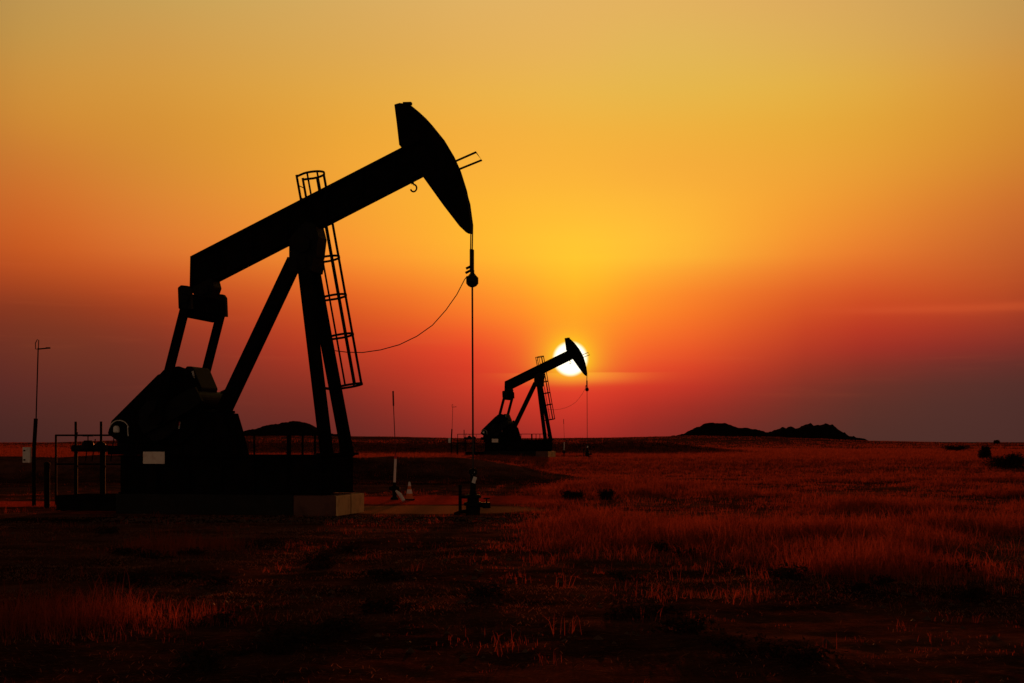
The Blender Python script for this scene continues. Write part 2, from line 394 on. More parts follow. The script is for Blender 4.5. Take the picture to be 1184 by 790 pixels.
def bush(x, y, rx, ry, rz, seed, label, n=2600, leaf=.06, stem=True, low=0.0):
    t = empty('bush', (x, y, float(height(x, y)) - .02), random.uniform(-.3, .3)); tag(t, label, 'bush')
    me = shrub_mesh(seed, n * 2, rx, ry, rz, leaf, low, .34); o = bpy.data.objects.new('foliage', me); COL.objects.link(o); o.parent = t
    if stem: stem_mb(rx, rz, seed, .02 + .01 * rz).build('stem', TWIG, t)
    return t
bush(32.15, 96.4, .58, .55, 1.15, 1, 'round black bush standing alone left of the wide bush at the right edge', 2600, .07)
bush(28.45, 81.0, 1.25, .8, .95, 2, 'wide low spreading black bush cut by the right edge of the view', 3200, .07)
bush(57.7, 185, 1.8, 1.0, .95, 3, 'flat dark bush farther out left of the round black bush', 1200, .12)
bush(204.6, 600, 1.5, 1.2, 1.7, 4, 'tiny dark bush on the skyline above the wide spreading bush', 800, .3)
bush(1.85, 43.4, .50, .40, .31, 5, 'low reddish mound bush beside the darker leaning clump past the wellhead', 1500, .035)
bush(2.85, 42.6, .32, .30, .36, 6, 'small pointed bush right of the low mound bush past the wellhead', 1100, .035)

# ------------------------------------------------------------------ hills
def hill(name, pts, dist, depth, seed, label):
    px = np.array([p[0] for p in pts], float); py = np.array([p[1] for p in pts], float)
    nx, ny = 160, 40; V = []; Fc = []
    xs = (np.linspace(px[0], px[-1], nx) - 592) / 1644 * dist
    top = np.interp(np.linspace(px[0], px[-1], nx), px, (512 - py) / 1644 * dist + CAM_H)
    pxs = np.linspace(px[0], px[-1], nx); rough_ = (vnoise(pxs * .22, pxs * 0, seed) - .5) * np.where(pxs > 884, 2.6, 1.3) + (vnoise(pxs * .6, pxs * 0, seed + 5) - .5) * np.where(pxs > 884, 1.5, .6)
    for j in range(ny):
        t = j / (ny - 1) * 2 - 1; pr = (1 - t * t) ** .8
        yy = dist + t * depth
        for i in range(nx):
            e = min(i, nx - 1 - i) / 12.0
            nzv = float(fbm(np.array([xs[i] * .06 + seed]), np.array([yy * .06]), seed, 5)[0]) - .5
            tp = top[i] + rough_[i] * min(e, 1)
            z = (tp + 2) * pr * (1 + .30 * nzv * (1 - pr * .8)) + nzv * 1.3 * min(e, 1) - 2
            V.append((xs[i] * yy / dist, yy, z))
    for j in range(ny - 1):
        for i in range(nx - 1): a = j * nx + i; Fc.append((a, a + 1, a + nx + 1, a + nx))
    me = bpy.data.meshes.new(name); me.from_pydata(V, [], Fc); me.shade_smooth(); me.materials.append(HILL)
    o = bpy.data.objects.new(name, me); COL.objects.link(o); tag(o, label, None, None, 'structure'); return o
HILL = worn('dark_rock_and_scrub', (.010, .008, .007), (.018, .012, .010), .05, 1, 0, .6, 0)
hill('hill', [(745,513),(765,508),(780,504),(792,501),(805,494.5),(815,490.5),(824,489),(838,490),(848,493),(857,495.5),(870,496.5),(884,499),(893,499.5),(899,498),(905,494.8),(915,493),(921,496.5),(926,495),(929,492.5),(937,490.5),(945,492),(951,490.5),(958,490),(964,493),(972,499),(985,505.5),(1000,509),(1020,513)], 1500, 190, 3, 'dark twin-humped rocky hill on the right skyline')
hill('hill', [(240,513),(262,505),(280,499),(300,495),(313,491.5),(325,489),(338,488),(350,488.6),(360,492),(372,496.5),(388,503),(410,510),(430,513)], 1600, 200, 8, 'small dark rounded hill behind the near machine')

# ------------------------------------------------------------------ the pumpjack (local x towards the well, y away from the viewer, origin at the well)
def make_pumpjack():
    T = empty('pumpjack', SITE, SITE_ROT)
    # walking beam: an I section, its tail cut plumb
    sl = (8.66 - 6.25) / (7.03 - 1.67)
    def top(x): return 6.25 + sl * (x + 7.03)
    def bot(x): return 5.61 + (8.03 - 5.61) / (6.53 - 1.21) * (x + 6.53)
    mb = MB()
    xa, xb = -7.04, -1.25
    mb.prism([(xa, top(xa)), (xb, top(xb)), (xb, top(xb) - .06), (xa, top(xa) - .06)], -.2, .2)
    mb.prism([(xa, bot(xa) + .05), (xb, bot(xb) + .05), (xb, bot(xb)), (xa, bot(xa))], -.2, .2)
    mb.prism([(xa, top(xa) - .062), (xb, top(xb) - .062), (xb, bot(xb) + .052), (xa, bot(xa) + .052)], -.03, .03)
    for x in (-6.4, -5.5, -4.6, -4.0, -3.6, -2.7, -1.9):
        for s in (-1, 1): mb.prism([(x, top(x) - .064), (x + .03, top(x) - .064), (x + .03, bot(x) + .056), (x, bot(x) + .056)], s * .035, s * .19)
    mb.prism([(xa - .012, top(xa)), (xa - .003, top(xa)), (xa - .003, bot(xa)), (xa - .03, bot(xa) - .02)], -.2, .2)
    mb.build('walking_beam', STEEL, T)
    # horse head
    prof = [(x - (.105 if 2 <= i <= 12 else .05), z) for i, (x, z) in enumerate([(-1.85,9.70),(-1.72,9.73),(-1.45,9.69),(-1.26,9.53),(-1.09,9.37),(-.93,9.19),(-.64,8.83),(-.40,8.43),(-.24,8.08),(-.09,7.61),(0,7.15),(.045,6.78),(.04,6.60),(-.09,6.61),(-.26,6.77),(-.64,7.26),(-1.19,8.02),(-1.69,8.69),(-1.73,8.74),(-1.79,9.25)])]
    hd = MB(); hd.prism(prof, -.10, .10)
    hd.build('horse_head', STEEL, T, bevel=.012)
    arc = prof[2:13]; mb = MB()
    for a, b in zip(arc[:-1], arc[1:]):
        mb.add([(p[0] + dx, w, p[1] + dx * .4) for dx in (0, .02) for p, w in ((a, -.13), (b, -.13), (b, .13), (a, .13))],
               [(0, 1, 2, 3), (4, 7, 6, 5), (0, 4, 5, 1), (3, 2, 6, 7), (0, 3, 7, 4), (1, 5, 6, 2)])
    hdo = [o for o in T.children if o.name.startswith('horse_head')][0]
    mb.build('arc_plate', STEEL, hdo)
    mb = MB(); mb.tube([(-.70, 0, 8.205), (.07, 0, 8.50), (.21, 0, 8.31), (-.56, 0, 8.04)], .026, 6); mb.build('wireline_guard', STEEL, hdo)
    mb = MB(); mb.bar((-1.70, 0, 9.725), (-1.50, 0, 9.72), .06, .12, (0, 1, 0)); mb.build('lifting_lug', STEEL, hdo)
    mb = MB(); mb.tube([(-1.50, -.1, 7.98), (-1.44, -.1, 7.80)], .035, 8)
    mb.tube([(-1.42 + .075 * math.sin(a), -.1, 7.70 + .085 * math.cos(a)) for a in np.linspace(-.1, 4.4, 12)], .020, 6); mb.build('hook', GREASY, T)
    # saddle bearing and top plate
    mb = MB(); mb.prism([(-4.46, 6.12), (-4.46, 6.55), (-4.30, 6.75), (-4.05, 6.98), (-3.80, 6.90), (-3.72, 6.60), (-3.78, 6.12)], -.30, .30); mb.disc((-4.1, 6.42), .20, -.42, .42, 24)
    mb.prism([(-4.40, 5.78), (-4.48, 6.12), (-3.80, 6.12), (-3.86, 5.78)], -.40, .40); mb.build('saddle_bearing', GREASY, T, bevel=.01)
    # samson post
    for s in (-1, 1):
        mb = MB(); mb.ibeam((-4.11, s * .28, 6.1), (-3.34, s * .74, 1.4), .25, .25, .03, .03, (0, 1, 0)); mb.bar((-4.10, s * .28, 6.05), (-3.355, s * .735, 1.5), .17, .20, (0, 1, 0)); mb.box((-3.33, s * .75, 1.43), (.42, .36, .06)); mb.build('front_post_leg', STEEL, T)
    mb = MB(); mb.bar((-4.42, 0, 6.1), (-6.28, 0, 2.44), .31, .30, (0, 1, 0)); mb.box((-6.27, 0, 2.45), (.4, .5, .06)); mb.build('rear_post_leg', STEEL, T, bevel=.012)
    for x, w, z in ((-3.62, .57, 3.0), (-3.88, .40, 4.7)): mb = MB(); mb.bar((x, -w, z), (x, w, z), .06, .06, (1, 0, 0)); mb.build('post_brace', STEEL, T)
    # caged ladder behind the far leg
    d = Vector((-4.59, 0, 8.24)) - Vector((-3.61, 0, 3.03)); d.normalize(); pv = Vector((d.z, 0, -d.x))
    def lad(z): k = (z - 3.03) / d.z; return Vector((-3.61, .75, 3.03)) + d * k
    LD = empty('caged_ladder', (0, 0, 0)); LD.parent = T
    for s in (-1, 1):
        mb = MB(); mb.bar(lad(1.42) + Vector((0, s * .21, 0)), lad(8.26) + Vector((0, s * .21, 0)), .055, .02, (0, 1, 0)); mb.build('ladder_rail', STEEL, LD)
    z = 1.7
    while z < 8.2: p = lad(z); mb = MB(); mb.tube([p + Vector((0, -.2, 0)), p + Vector((0, .2, 0))], .013, 6); mb.build('rung', STEEL, LD); z += .30
    U = [(0, -.21)] + [(.30 + .34 * math.cos(a), .34 * math.sin(a)) for a in np.linspace(-1.75, 1.75, 15)] + [(0, .21)]
    hz = (8.22, 7.02, 6.15, 5.21, 4.25, 3.03)
    for zz in hz:
        mb = MB(); c = lad(zz); P = [c + pv * u + Vector((0, w, 0)) for u, w in U]
        for a, b in zip(P[:-1], P[1:]): mb.bar(a, b, .012, .055, d)
        mb.build('cage_hoop', STEEL, LD)
    for k in (2, 5, 8, 11, 14):
        u, w = U[k]; mb = MB(); mb.bar(lad(3.03) + pv * u * .985 + Vector((0, w * .985, 0)), lad(8.22) + pv * u * .985 + Vector((0, w * .985, 0)), .044, .012, (0, 1, 0)); mb.build('cage_strip', STEEL, LD)
    # equalizer and pitmans
    mb = MB(); mb.prism([(-6.95, 4.82), (-6.97, 5.20), (-6.66, 5.24), (-6.64, 4.86)], -.92, .92); mb.prism([(-6.93, 4.70), (-6.95, 4.818), (-6.66, 4.856), (-6.66, 4.74)], -.80, .80); eq = mb.build('equalizer', STEEL, T, bevel=.015)
    for s in (-1, 1):
        mb = MB(); mb.prism([(-6.94, 4.88), (-6.96, 5.38), (-6.88, 5.44), (-6.70, 5.42), (-6.64, 5.34), (-6.62, 4.86)], s * .93, s * 1.08); mb.disc((-6.79, 5.12), .12, s * 1.082, s * 1.13, 16); mb.build('bearing_housing', GREASY, eq, bevel=.012)
    mb = MB(); mb.prism([(-6.98, 5.50), (-6.48, 5.70), (-6.42, 5.48), (-6.52, 5.22), (-6.80, 5.20), (-6.95, 5.30)], -.24, .24); mb.disc((-6.68, 5.42), .14, -.3, .3, 20); mb.build('tail_bearing', GREASY, T, bevel=.012)
    for s in (-1, 1):
        mb = MB(); mb.ibeam((-6.76, s * 1.01, 5.05), (-7.52, s * 1.01, 2.30), .14, .19, .03, .03, (0, 1, 0)); mb.bar((-6.77, s * 1.01, 5.0), (-7.50, s * 1.01, 2.35), .12, .10, (0, 1, 0))
        mb.disc((-7.52, 2.30), .17, s * .95, s * 1.10, 20); mb.build('pitman_arm', STEEL, T)
    # cranks with counterweights
    for s in (-1, 1):
        C = Vector((-6.72, 0, 2.74)); Pn = Vector((-7.52, 0, 2.30)); dv = (Pn - C).normalized(); nv = Vector((-dv.z, 0, dv.x))
        def cp(a, b): q = C + dv * a + nv * b; return (q.x, q.z)
        mb = MB(); mb.prism([cp(-.25, -.2), cp(-.25, .2), cp(.2, .24), cp(1.45, .17), cp(1.45, -.17), cp(.2, -.24)], s * .82, s * .93); cr = mb.build('crank', GREASY, T, bevel=.012)
        mb = MB(); mb.prism([cp(.55, .18), cp(.7, .42), cp(1.05, .50), cp(1.36, .42), cp(1.46, .18), cp(1.46, -.18), cp(1.36, -.42), cp(1.05, -.52), cp(.7, -.42), cp(.55, -.18)], s * .66, s * .815); mb.build('counterweight', GREASY, cr, bevel=.02)
    # gear reducer, pedestal, belt guard, motor
    mb = MB(); mb.prism([(-7.72, 2.43), (-7.76, 3.0), (-7.60, 3.38), (-7.35, 3.50), (-7.04, 3.50), (-7.02, 3.545), (-6.90, 3.545), (-6.84, 3.50), (-6.63, 3.03), (-6.74, 2.62), (-6.62, 2.43)], -.48, .48)
    mb.disc((-6.72, 2.74), .22, -.82, .82, 24); mb.box((-7.15, 0, 2.46), (1.7, 1.1, .07)); gr = mb.build('gear_reducer', GREASY, T, bevel=.015)
    mb = MB(); mb.box((-6.83, -.50, 3.34), (.05, .012, .17), Matrix.Rotation(R(-12), 3, 'Y')); mb.build('gauge_glass', GLINT, gr)
    mb = MB(); mb.prism([(-8.30, 1.41), (-8.10, 2.42), (-6.12, 2.42), (-5.98, 1.98), (-5.83, 1.41)], -.55, .55)
    for x in (-7.9, -7.1, -6.3): mb.box((x, -.58, 1.9), (.05, .05, .98)); mb.box((x, .58, 1.9), (.05, .05, .98))
    mb.build('gearbox_pedestal', STEEL, T, bevel=.01)
    def hull(c1, r1, c2, r2, n=40):
        P = [(c1[0] + r1 * math.cos(a), c1[1] + r1 * math.sin(a)) for a in np.linspace(0, 6.283, n, False)] + [(c2[0] + r2 * math.cos(a), c2[1] + r2 * math.sin(a)) for a in np.linspace(0, 6.283, n, False)]
        P = sorted(set(P)); lo = []; up = []
        for seq, out in ((P, lo), (P[::-1], up)):
            for p in seq:
                while len(out) > 1 and (out[-1][0] - out[-2][0]) * (p[1] - out[-2][1]) - (out[-1][1] - out[-2][1]) * (p[0] - out[-2][0]) <= 0: out.pop()
                out.append(p)
        return lo[:-1] + up[:-1]
    mb = MB(); mb.prism([(-9.02, 1.92), (-8.92, 2.23), (-7.70, 3.34), (-7.64, 3.36), (-7.55, 3.45), (-7.41, 3.52), (-7.16, 3.54), (-6.98, 3.48), (-6.62, 3.05), (-6.55, 2.55), (-6.72, 1.95), (-7.1, 1.66), (-8.7, 1.70)], -.64, -.52); bg = mb.build('belt_guard', STEEL, T, bevel=.02)
    mb = MB(); mb.box((-7.20, -.66, 2.13), (.20, .012, .17), Matrix.Rotation(R(8), 3, 'Y')); w = mb.build('warning_plate', WHITE, bg); w['label'] = 'small plate with red top and white lower half'
    mb = MB(); mb.box((-7.20, -.669, 2.165), (.20, .006, .09), Matrix.Rotation(R(8), 3, 'Y')); mb.build('red_band', RED, w)
    mb = MB(); mb.prism([(-7.62, 2.05), (-7.52, 2.20), (-7.40, 2.06)], -.660, -.645); mb.build('hazard_triangle', worn('faded_red', (.22, .02, .02), (.10, .02, .02), 20), bg)
    mo = MB(); prof2 = [(.0, 0), (.19, .0), (.21, .05), (.21, .62), (.17, .70), (.0, .70)]
    nn = 24; vs = []; fs = []
    for rr, yy in prof2: vs += [(-8.62 + max(rr, .002) * math.cos(2 * math.pi * k / nn), -.50 + yy, 1.93 + max(rr, .002) * math.sin(2 * math.pi * k / nn)) for k in range(nn)]
    for i in range(len(prof2) - 1): fs += [(i * nn + k, i * nn + (k + 1) % nn, (i + 1) * nn + (k + 1) % nn, (i + 1) * nn + k) for k in range(nn)]
    mo.add(vs, fs)
    for k in range(16):
        a = 2 * math.pi * k / 16; mo.bar((-8.62 + .215 * math.cos(a), -.42, 1.93 + .215 * math.sin(a)), (-8.62 + .215 * math.cos(a), .08, 1.93 + .215 * math.sin(a)), .02, .02, (0, 0, 1))
    mo.box((-8.62, -.15, 1.68), (.5, .55, .1)); mot = mo.build('electric_motor', GREASY, T)
    mb = MB(); mb.tube([(-8.62 + .26 * math.cos(a), -.80, 2.0 + .24 * math.sin(a)) for a in np.linspace(.3, 2.9, 12)], .014, 6); mb.tube([(-8.40, -.80, 2.09), (-8.38, -.80, 1.86)], .014, 6); mb.build('guard_hoop', GLINT, mot)
    mb = MB(); mb.lathe([(.05, 0), (.075, .02), (.075, .12), (.05, .16), (.02, .17)], (-8.66, -.86, 1.94), 14); mb.build('oil_cup', WHITE, mot, smooth=False)
    # base frame
    mb = MB()
    for s in (-1, 1):
        mb.box((-5.90, s * .85, .94), (5.3, .03, .86)); mb.box((-5.90, s * .85, 1.385), (5.3, .26, .03)); mb.box((-5.90, s * .85, .495), (5.3, .26, .03))
        for k in range(7): mb.box((-8.40 + k * .83, s * .925, .94), (.025, .105, .85)); mb.box((-8.40 + k * .83, s * .775, .94), (.025, .105, .85))
    for x in (-8.53, -7.2, -6.0, -4.6, -3.27): mb.box((x, 0, .94), (.03, 1.66, .84))
    mb.box((-5.90, 0, 1.406), (5.2, 1.6, .008))
    mb.box((-8.50, -.1, 1.52), (.9, 1.3, .22)); mb.box((-8.74, -.1, 1.30), (.36, .12, .2))
    mb.build('base_frame', STEEL, T)
    mb = MB(); mb.box((-9.45, -.05, .36), (1.75, 1.5, .10)); mb.box((-9.45, -.74, .18), (1.75, .05, .27)); mb.box((-10.2, -.05, .17), (.06, 1.3, .28)); mb.build('low_platform', STEEL, T)
    mb = MB(); mb.box((-7.60, -1.02, 1.34), (.56, .012, .29)); mb.build('sign_plate', SIGN, T, bevel=.004)['label'] = 'blank pale rectangular plate'
    # bridle, carrier bar, polished rod and slack cable
    for s in (-1, 1):
        mb = MB(); mb.tube([(-.31, s * .08, 8.0), (-.10, s * .08, 7.30), (-.03, s * .08, 6.80), (-.035, s * .08, 6.50), (-.04, s * .075, 6.2), (-.035, s * .05, 5.62)], .015, 6); mb.build('bridle_cable', WIRE, T)
    mb = MB(); mb.box((-.03, 0, 5.98), (.075, .15, .5)); mb.build('cable_socket', GREASY, T, bevel=.01)
    mb = MB(); mb.lathe([(.04, 0), (.10, .03), (.145, .09), (.145, .22), (.09, .28), (.05, .33), (.05, .40)], (-.02, 0, 5.34), 16); mb.box((-.02, 0, 5.52), (.14, .46, .12)); cb = mb.build('carrier_bar', GREASY, T)
    mb = MB(); mb.box((-.10, -.05, 5.80), (.12, .05, .05), Matrix.Rotation(R(-25), 3, 'Y')); mb.box((-.11, -.05, 5.70), (.13, .05, .05), Matrix.Rotation(R(-25), 3, 'Y')); mb.build('rod_clamp', GREASY, cb)
    mb = MB(); mb.tube([(-.02, 0, 5.5), (0, 0, 1.08)], .022, 8); mb.build('polished_rod', WIRE, T)
    P = [(-.13, -.05, 5.60), (-.20, -.03, 5.52), (-.40, .02, 5.18), (-.68, .06, 4.82), (-1.02, .12, 4.48), (-1.42, .18, 4.23), (-1.88, .26, 4.04), (-2.38, .36, 3.93), (-2.87, .46, 3.88), (-3.30, .56, 3.90), (-3.68, .62, 3.95)]
    mb = MB(); mb.tube(P, .011, 6); mb.build('slack_cable', WIRE, T)
    return T
jack = make_pumpjack()
tag(jack, 'large black pumpjack silhouetted against the sky, the nearer of two', 'pumpjack', 'pumpjacks on the plain')

def make_foundation():
    T = empty('concrete_foundation', SITE, SITE_ROT)
    mb = MB(); mb.box((-6.36, 0, .19), (4.52, 1.95, .58)); mb.build('slab', CONC_SHADE, T, bevel=.02)
    mb = MB(); mb.box((-3.57, 0, .195), (1.04, 1.94, .55)); mb.build('slab', CONC, T, bevel=.02)
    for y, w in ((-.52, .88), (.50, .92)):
        mb = MB(); mb.box((-3.02, y, .20), (.05, w, .53)); mb.build('end_facing', CONC_LIT, T, bevel=.008)['label'] = 'tan facing block coloured as if lit'
    return T
found = make_foundation(); tag(found, 'long concrete foundation block with end coloured as if lit under the nearer pumpjack', 'foundation', 'pumpjack foundations')

def local(x, y, rot=SITE_ROT, o=SITE): c, s = math.cos(rot), math.sin(rot); return (o[0] + c * x - s * y, o[1] + s * x + c * y, o[2])

def make_fence():
    T = empty('pipe_fence', SITE, SITE_ROT); y = 2.65
    xs = [-12.32, -11.73, -10.98, -9.8, -8.6, -7.5, -6.58, -5.62, -5.24, -4.90, -4.2]; tallp = {1: 2.27, 2: 2.27}
    for i, x in enumerate(xs):
        mb = MB(); mb.tube([(x, y, -.1), (x, y, tallp.get(i, 1.90))], .065 if i == 7 else (.030 if i not in (1, 2) else .036), 8); mb.build('post', GALV, T)
    for z in (1.90, 1.12):
        mb = MB(); mb.tube([(xs[0] - .02, y - .0, z), (xs[-1], y, z)], .024, 8); mb.build('rail', GALV, T)
    for x, z in ((-11.45, 1.75), (-11.25, 1.8), (-10.7, 1.86)):
        mb = MB(); mb.tube([(x, y, 1.2), (x + .1, y, z)], .016, 6); mb.build('brace', GALV, T)
    return T
fence = make_fence(); tag(fence, 'thin dark pipe fence behind the nearer pumpjack', 'fence', 'pipe fences behind the pumpjacks')

def make_manifold():
    T = empty('valve_manifold', local(-10.95, 1.9), SITE_ROT)
    mb = MB(); mb.tube([(-.45, 0, 1.55), (.55, 0, 1.55)], .09, 10); mb.lathe([(.13, 0), (.16, .06), (.16, .2), (.10, .28)], (.0, 0, 1.48), 12); mb.lathe([(.12, 0), (.14, .06), (.14, .18), (.08, .24)], (.36, 0, 1.48), 12); mb.build('body', GREASY, T)
    for x in (-.35, .45): mb = MB(); mb.tube([(x, 0, -.1), (x, 0, 1.5)], .05, 8); mb.build('leg', GALV, T)
    mb = MB(); mb.tube([(-.25 - .12, -.02, 1.6), (-.30, -.02, 1.98)], .022, 6); mb.build('lever', GALV, T)
    mb = MB(); mb.tube([(.0, 0, 1.74), (0, 0, 1.9)], .016, 6); mb.tube([(.13 * math.cos(a), .13 * math.sin(a), 1.88) for a in np.linspace(0, 6.283, 16, False)], .016, 6, True); mb.build('handwheel', GALV, T)
    return T
manifold = make_manifold(); tag(manifold, 'dark valve manifold on legs between the pipe fence and the nearer pumpjack motor', 'valves', 'valve manifolds')

def make_mast():
    T = empty('antenna_mast', (-12.87, 38.28, 0), 0)
    mb = MB(); mb.tube([(0, 0, -.1), (0, 0, 1.5), (.05, 0, 2.35)], .055, 10); mb.build('support_post', GALV, T)
    mb = MB(); mb.tube([(.06, -.02, 2.2), (.12, -.02, 4.25)], .017, 8); ms = mb.build('whip', GALV, T)
    mb = MB(); mb.tube([(.12, -.02, 4.22), (.05, -.02, 4.22), (.045, -.02, 4.38), (.10, -.02, 4.48), (.135, -.02, 4.46), (.125, -.02, 4.22)], .012, 6); mb.tube([(.12, -.02, 4.22), (.44, -.06, 4.245)], .018, 6)
    mb.box((.40, -.06, 4.245), (.12, .03, .04)); mb.build('aerial', GALV, ms)
    mb = MB(); mb.box((-.14, -.13, 1.37), (.20, .14, .42)); bx = mb.build('junction_box', WHITE, T, bevel=.012); bx['label'] = 'white steel box'
    for z in (1.49, 1.24): mb = MB(); mb.box((-.19, -.205, z), (.05, .012, .04)); mb.build('latch', STEEL, bx)
    return T
mast = make_mast(); tag(mast, 'tall thin mast with short aerial and white box left of the nearer pumpjack', 'mast', 'antenna masts')

def make_bollard():
    T = empty('pipe_post', (-12.20, 37.3, 0))
    mb = MB(); mb.tube([(0, 0, -.1), (.0, 0, 1.12)], .075, 12); mb.lathe([(.085, 0), (.085, .05), (.04, .085), (.01, .09)], (0, 0, 1.11), 12); mb.build('pipe', GALV, T); return T
bollard = make_bollard(); tag(bollard, 'short thick capped pipe post beside the mast left of the nearer pumpjack', 'post', 'short pipe posts')

def make_marker():
    T = empty('marker_pole', (-3.50, 42.35, 0))
    mb = MB(); mb.tube([(0, 0, .52), (.03, 0, 1.22)], .037, 10); mb.build('white_sleeve', WHITE, T)
    mb = MB(); mb.tube([(.03, 0, 1.222), (.033, 0, 1.33)], .04, 10); mb.build('red_cap', RED, T)
    mb = MB(); mb.tube([(.033, 0, 1.33), (-.04, 0, 3.05)], .012, 6); mb.tube([(-.03, 0, 2.80), (-.043, 0, 3.24)], .024, 6); mb.build('whip', worn('dark_red_rod', (.12, .012, .01), (.08, .01, .01), 9), T)
    mb = MB(); mb.lathe([(.12, -.05), (.12, .06), (.06, .10), (.06, .26), (.10, .28), (.10, .40), (.05, .44), (.05, .52)], (0, 0, 0), 14); mb.tube([(-.16, 0, .34), (.16, 0, .34)], .05, 8); mb.build('valve_body', GREASY, T); return T
marker = make_marker(); tag(marker, 'white marker pole with red tip and long whip behind the nearer gravel pad', 'marker pole', 'red tipped marker poles')

def make_pipe():
    T = MB(); T.tube([(-3.36, 41.15, .31), (-3.24, 41.1, .20), (-3.12, 41.05, .02)], [.03, .058, .05], 10)
    return T.build('pipe_offcut', WHITE)
pipe = make_pipe(); tag(pipe, 'short white pipe leaning over on the red soil below the marker pole', 'pipe')

def make_cone():
    T = empty('traffic_cone', (-3.03, 42.0, .0))
    mb = MB(); mb.box((0, 0, .02), (.30, .30, .04)); mb.build('base', STEEL, T, bevel=.01)
    mb = MB(); mb.lathe([(.115, .04), (.062, .32), (.024, .53), (.01, .54)], (0, 0, 0), 18); mb.build('body', ORANGE, T)
    mb = MB(); mb.lathe([(.0885, .20), (.066, .32)], (0, 0, 0), 18); mb.build('white_collar', WHITE, T)
    mb = MB(); mb.lathe([(.048, .42), (.028, .535), (.01, .548)], (0, 0, 0), 18); mb.build('white_collar', WHITE, T); return T
cone = make_cone(); tag(cone, 'small orange and white traffic cone right of the marker pole', 'cone')

def make_wellhead():
    T = empty('wellhead', SITE, SITE_ROT)
    mb = MB(); mb.lathe([(.17, -.1), (.17, .22), (.22, .23), (.22, .30), (.14, .32), (.14, .40), (.19, .41), (.19, .47), (.09, .50), (.07, .60), (.07, .95), (.10, .97), (.10, 1.06), (.05, 1.10)], (0, 0, 0), 18); mb.build('casing_head', GREASY, T)
    mb = MB(); mb.tube([(.1, 0, .24), (.40, -.05, .24)], .055, 10); mb.lathe([(.09, 0), (.09, .14)], (.34, -.05, .17), 10); mb.tube([(.34, -.05, .3), (.34, -.05, .40)], .016, 6); mb.tube([(.26, -.05, .40), (.42, -.05, .40)], .016, 6); mb.build('side_valve', GREASY, T)
    mb = MB(); mb.tube([(-.1, 0, .10), (-.28, -.1, .08), (-.42, -.12, .02)], .045, 8); mb.build('flow_line', GREASY, T)
    mb = MB(); mb.tube([(-.02, 0, .43), (-.30, 0, .43)], .04, 8); mb.build('side_outlet', GREASY, T)
    mb = MB(); mb.tube([(.0, -.06, .95), (.06, -.08, 1.02)], .012, 6); mb.box((.06, -.12, .83), (.085, .012, .15), Matrix.Rotation(R(18), 3, 'Y')); mb.build('white_tag', WHITE, T); return T
well = make_wellhead(); tag(well, 'black wellhead with white tag under the nearer pumpjack rod', 'wellhead', 'wellheads')

def make_steel_post():
    T = empty('pipe_post', (-1.24, 34.0, 0)); mb = MB(); mb.tube([(0, 0, -.1), (0, 0, .66)], .04, 10); mb.lathe([(.048, 0), (.048, .03), (.02, .05)], (0, 0, .65), 10); mb.build('pipe', GREASY, T); return T
spost = make_steel_post(); tag(spost, 'slim waist-high black post just left of the nearer wellhead', 'post', 'slim black posts by the wellheads')

# second site: the same machine and its fittings farther out
def to_far(o, label):
    c = copy_tree(o)
    c0, s0 = math.cos(-SITE_ROT), math.sin(-SITE_ROT); dx, dy = o.location.x - SITE[0], o.location.y - SITE[1]
    lx, ly = c0 * dx - s0 * dy, s0 * dx + c0 * dy
    p = local(lx, ly, SITE2_ROT, SITE2); c.location = (p[0], p[1], SITE2[2] + o.location.z)
    c.rotation_euler = (0, 0, o.rotation_euler.z + SITE2_ROT - SITE_ROT); c['label'] = label; return c
to_far(jack, 'small distant black pumpjack whose head crosses the setting sun')
to_far(found, 'far concrete foundation with end coloured as if lit under the distant pumpjack')
to_far(fence, 'thin pipe fence behind the distant pumpjack')
to_far(mast, 'distant thin mast with short aerial and white box left of the far pumpjack')
to_far(marker, 'distant white marker pole with long whip right of the far pumpjack')
to_far(well, 'tiny distant wellhead under the far pumpjack rod')
to_far(manifold, 'tiny dark valve manifold left of the distant pumpjack motor')
to_far(bollard, 'tiny short thick pipe post left of the distant pumpjack')
to_far(spost, 'tiny slim black post beside the distant wellhead')

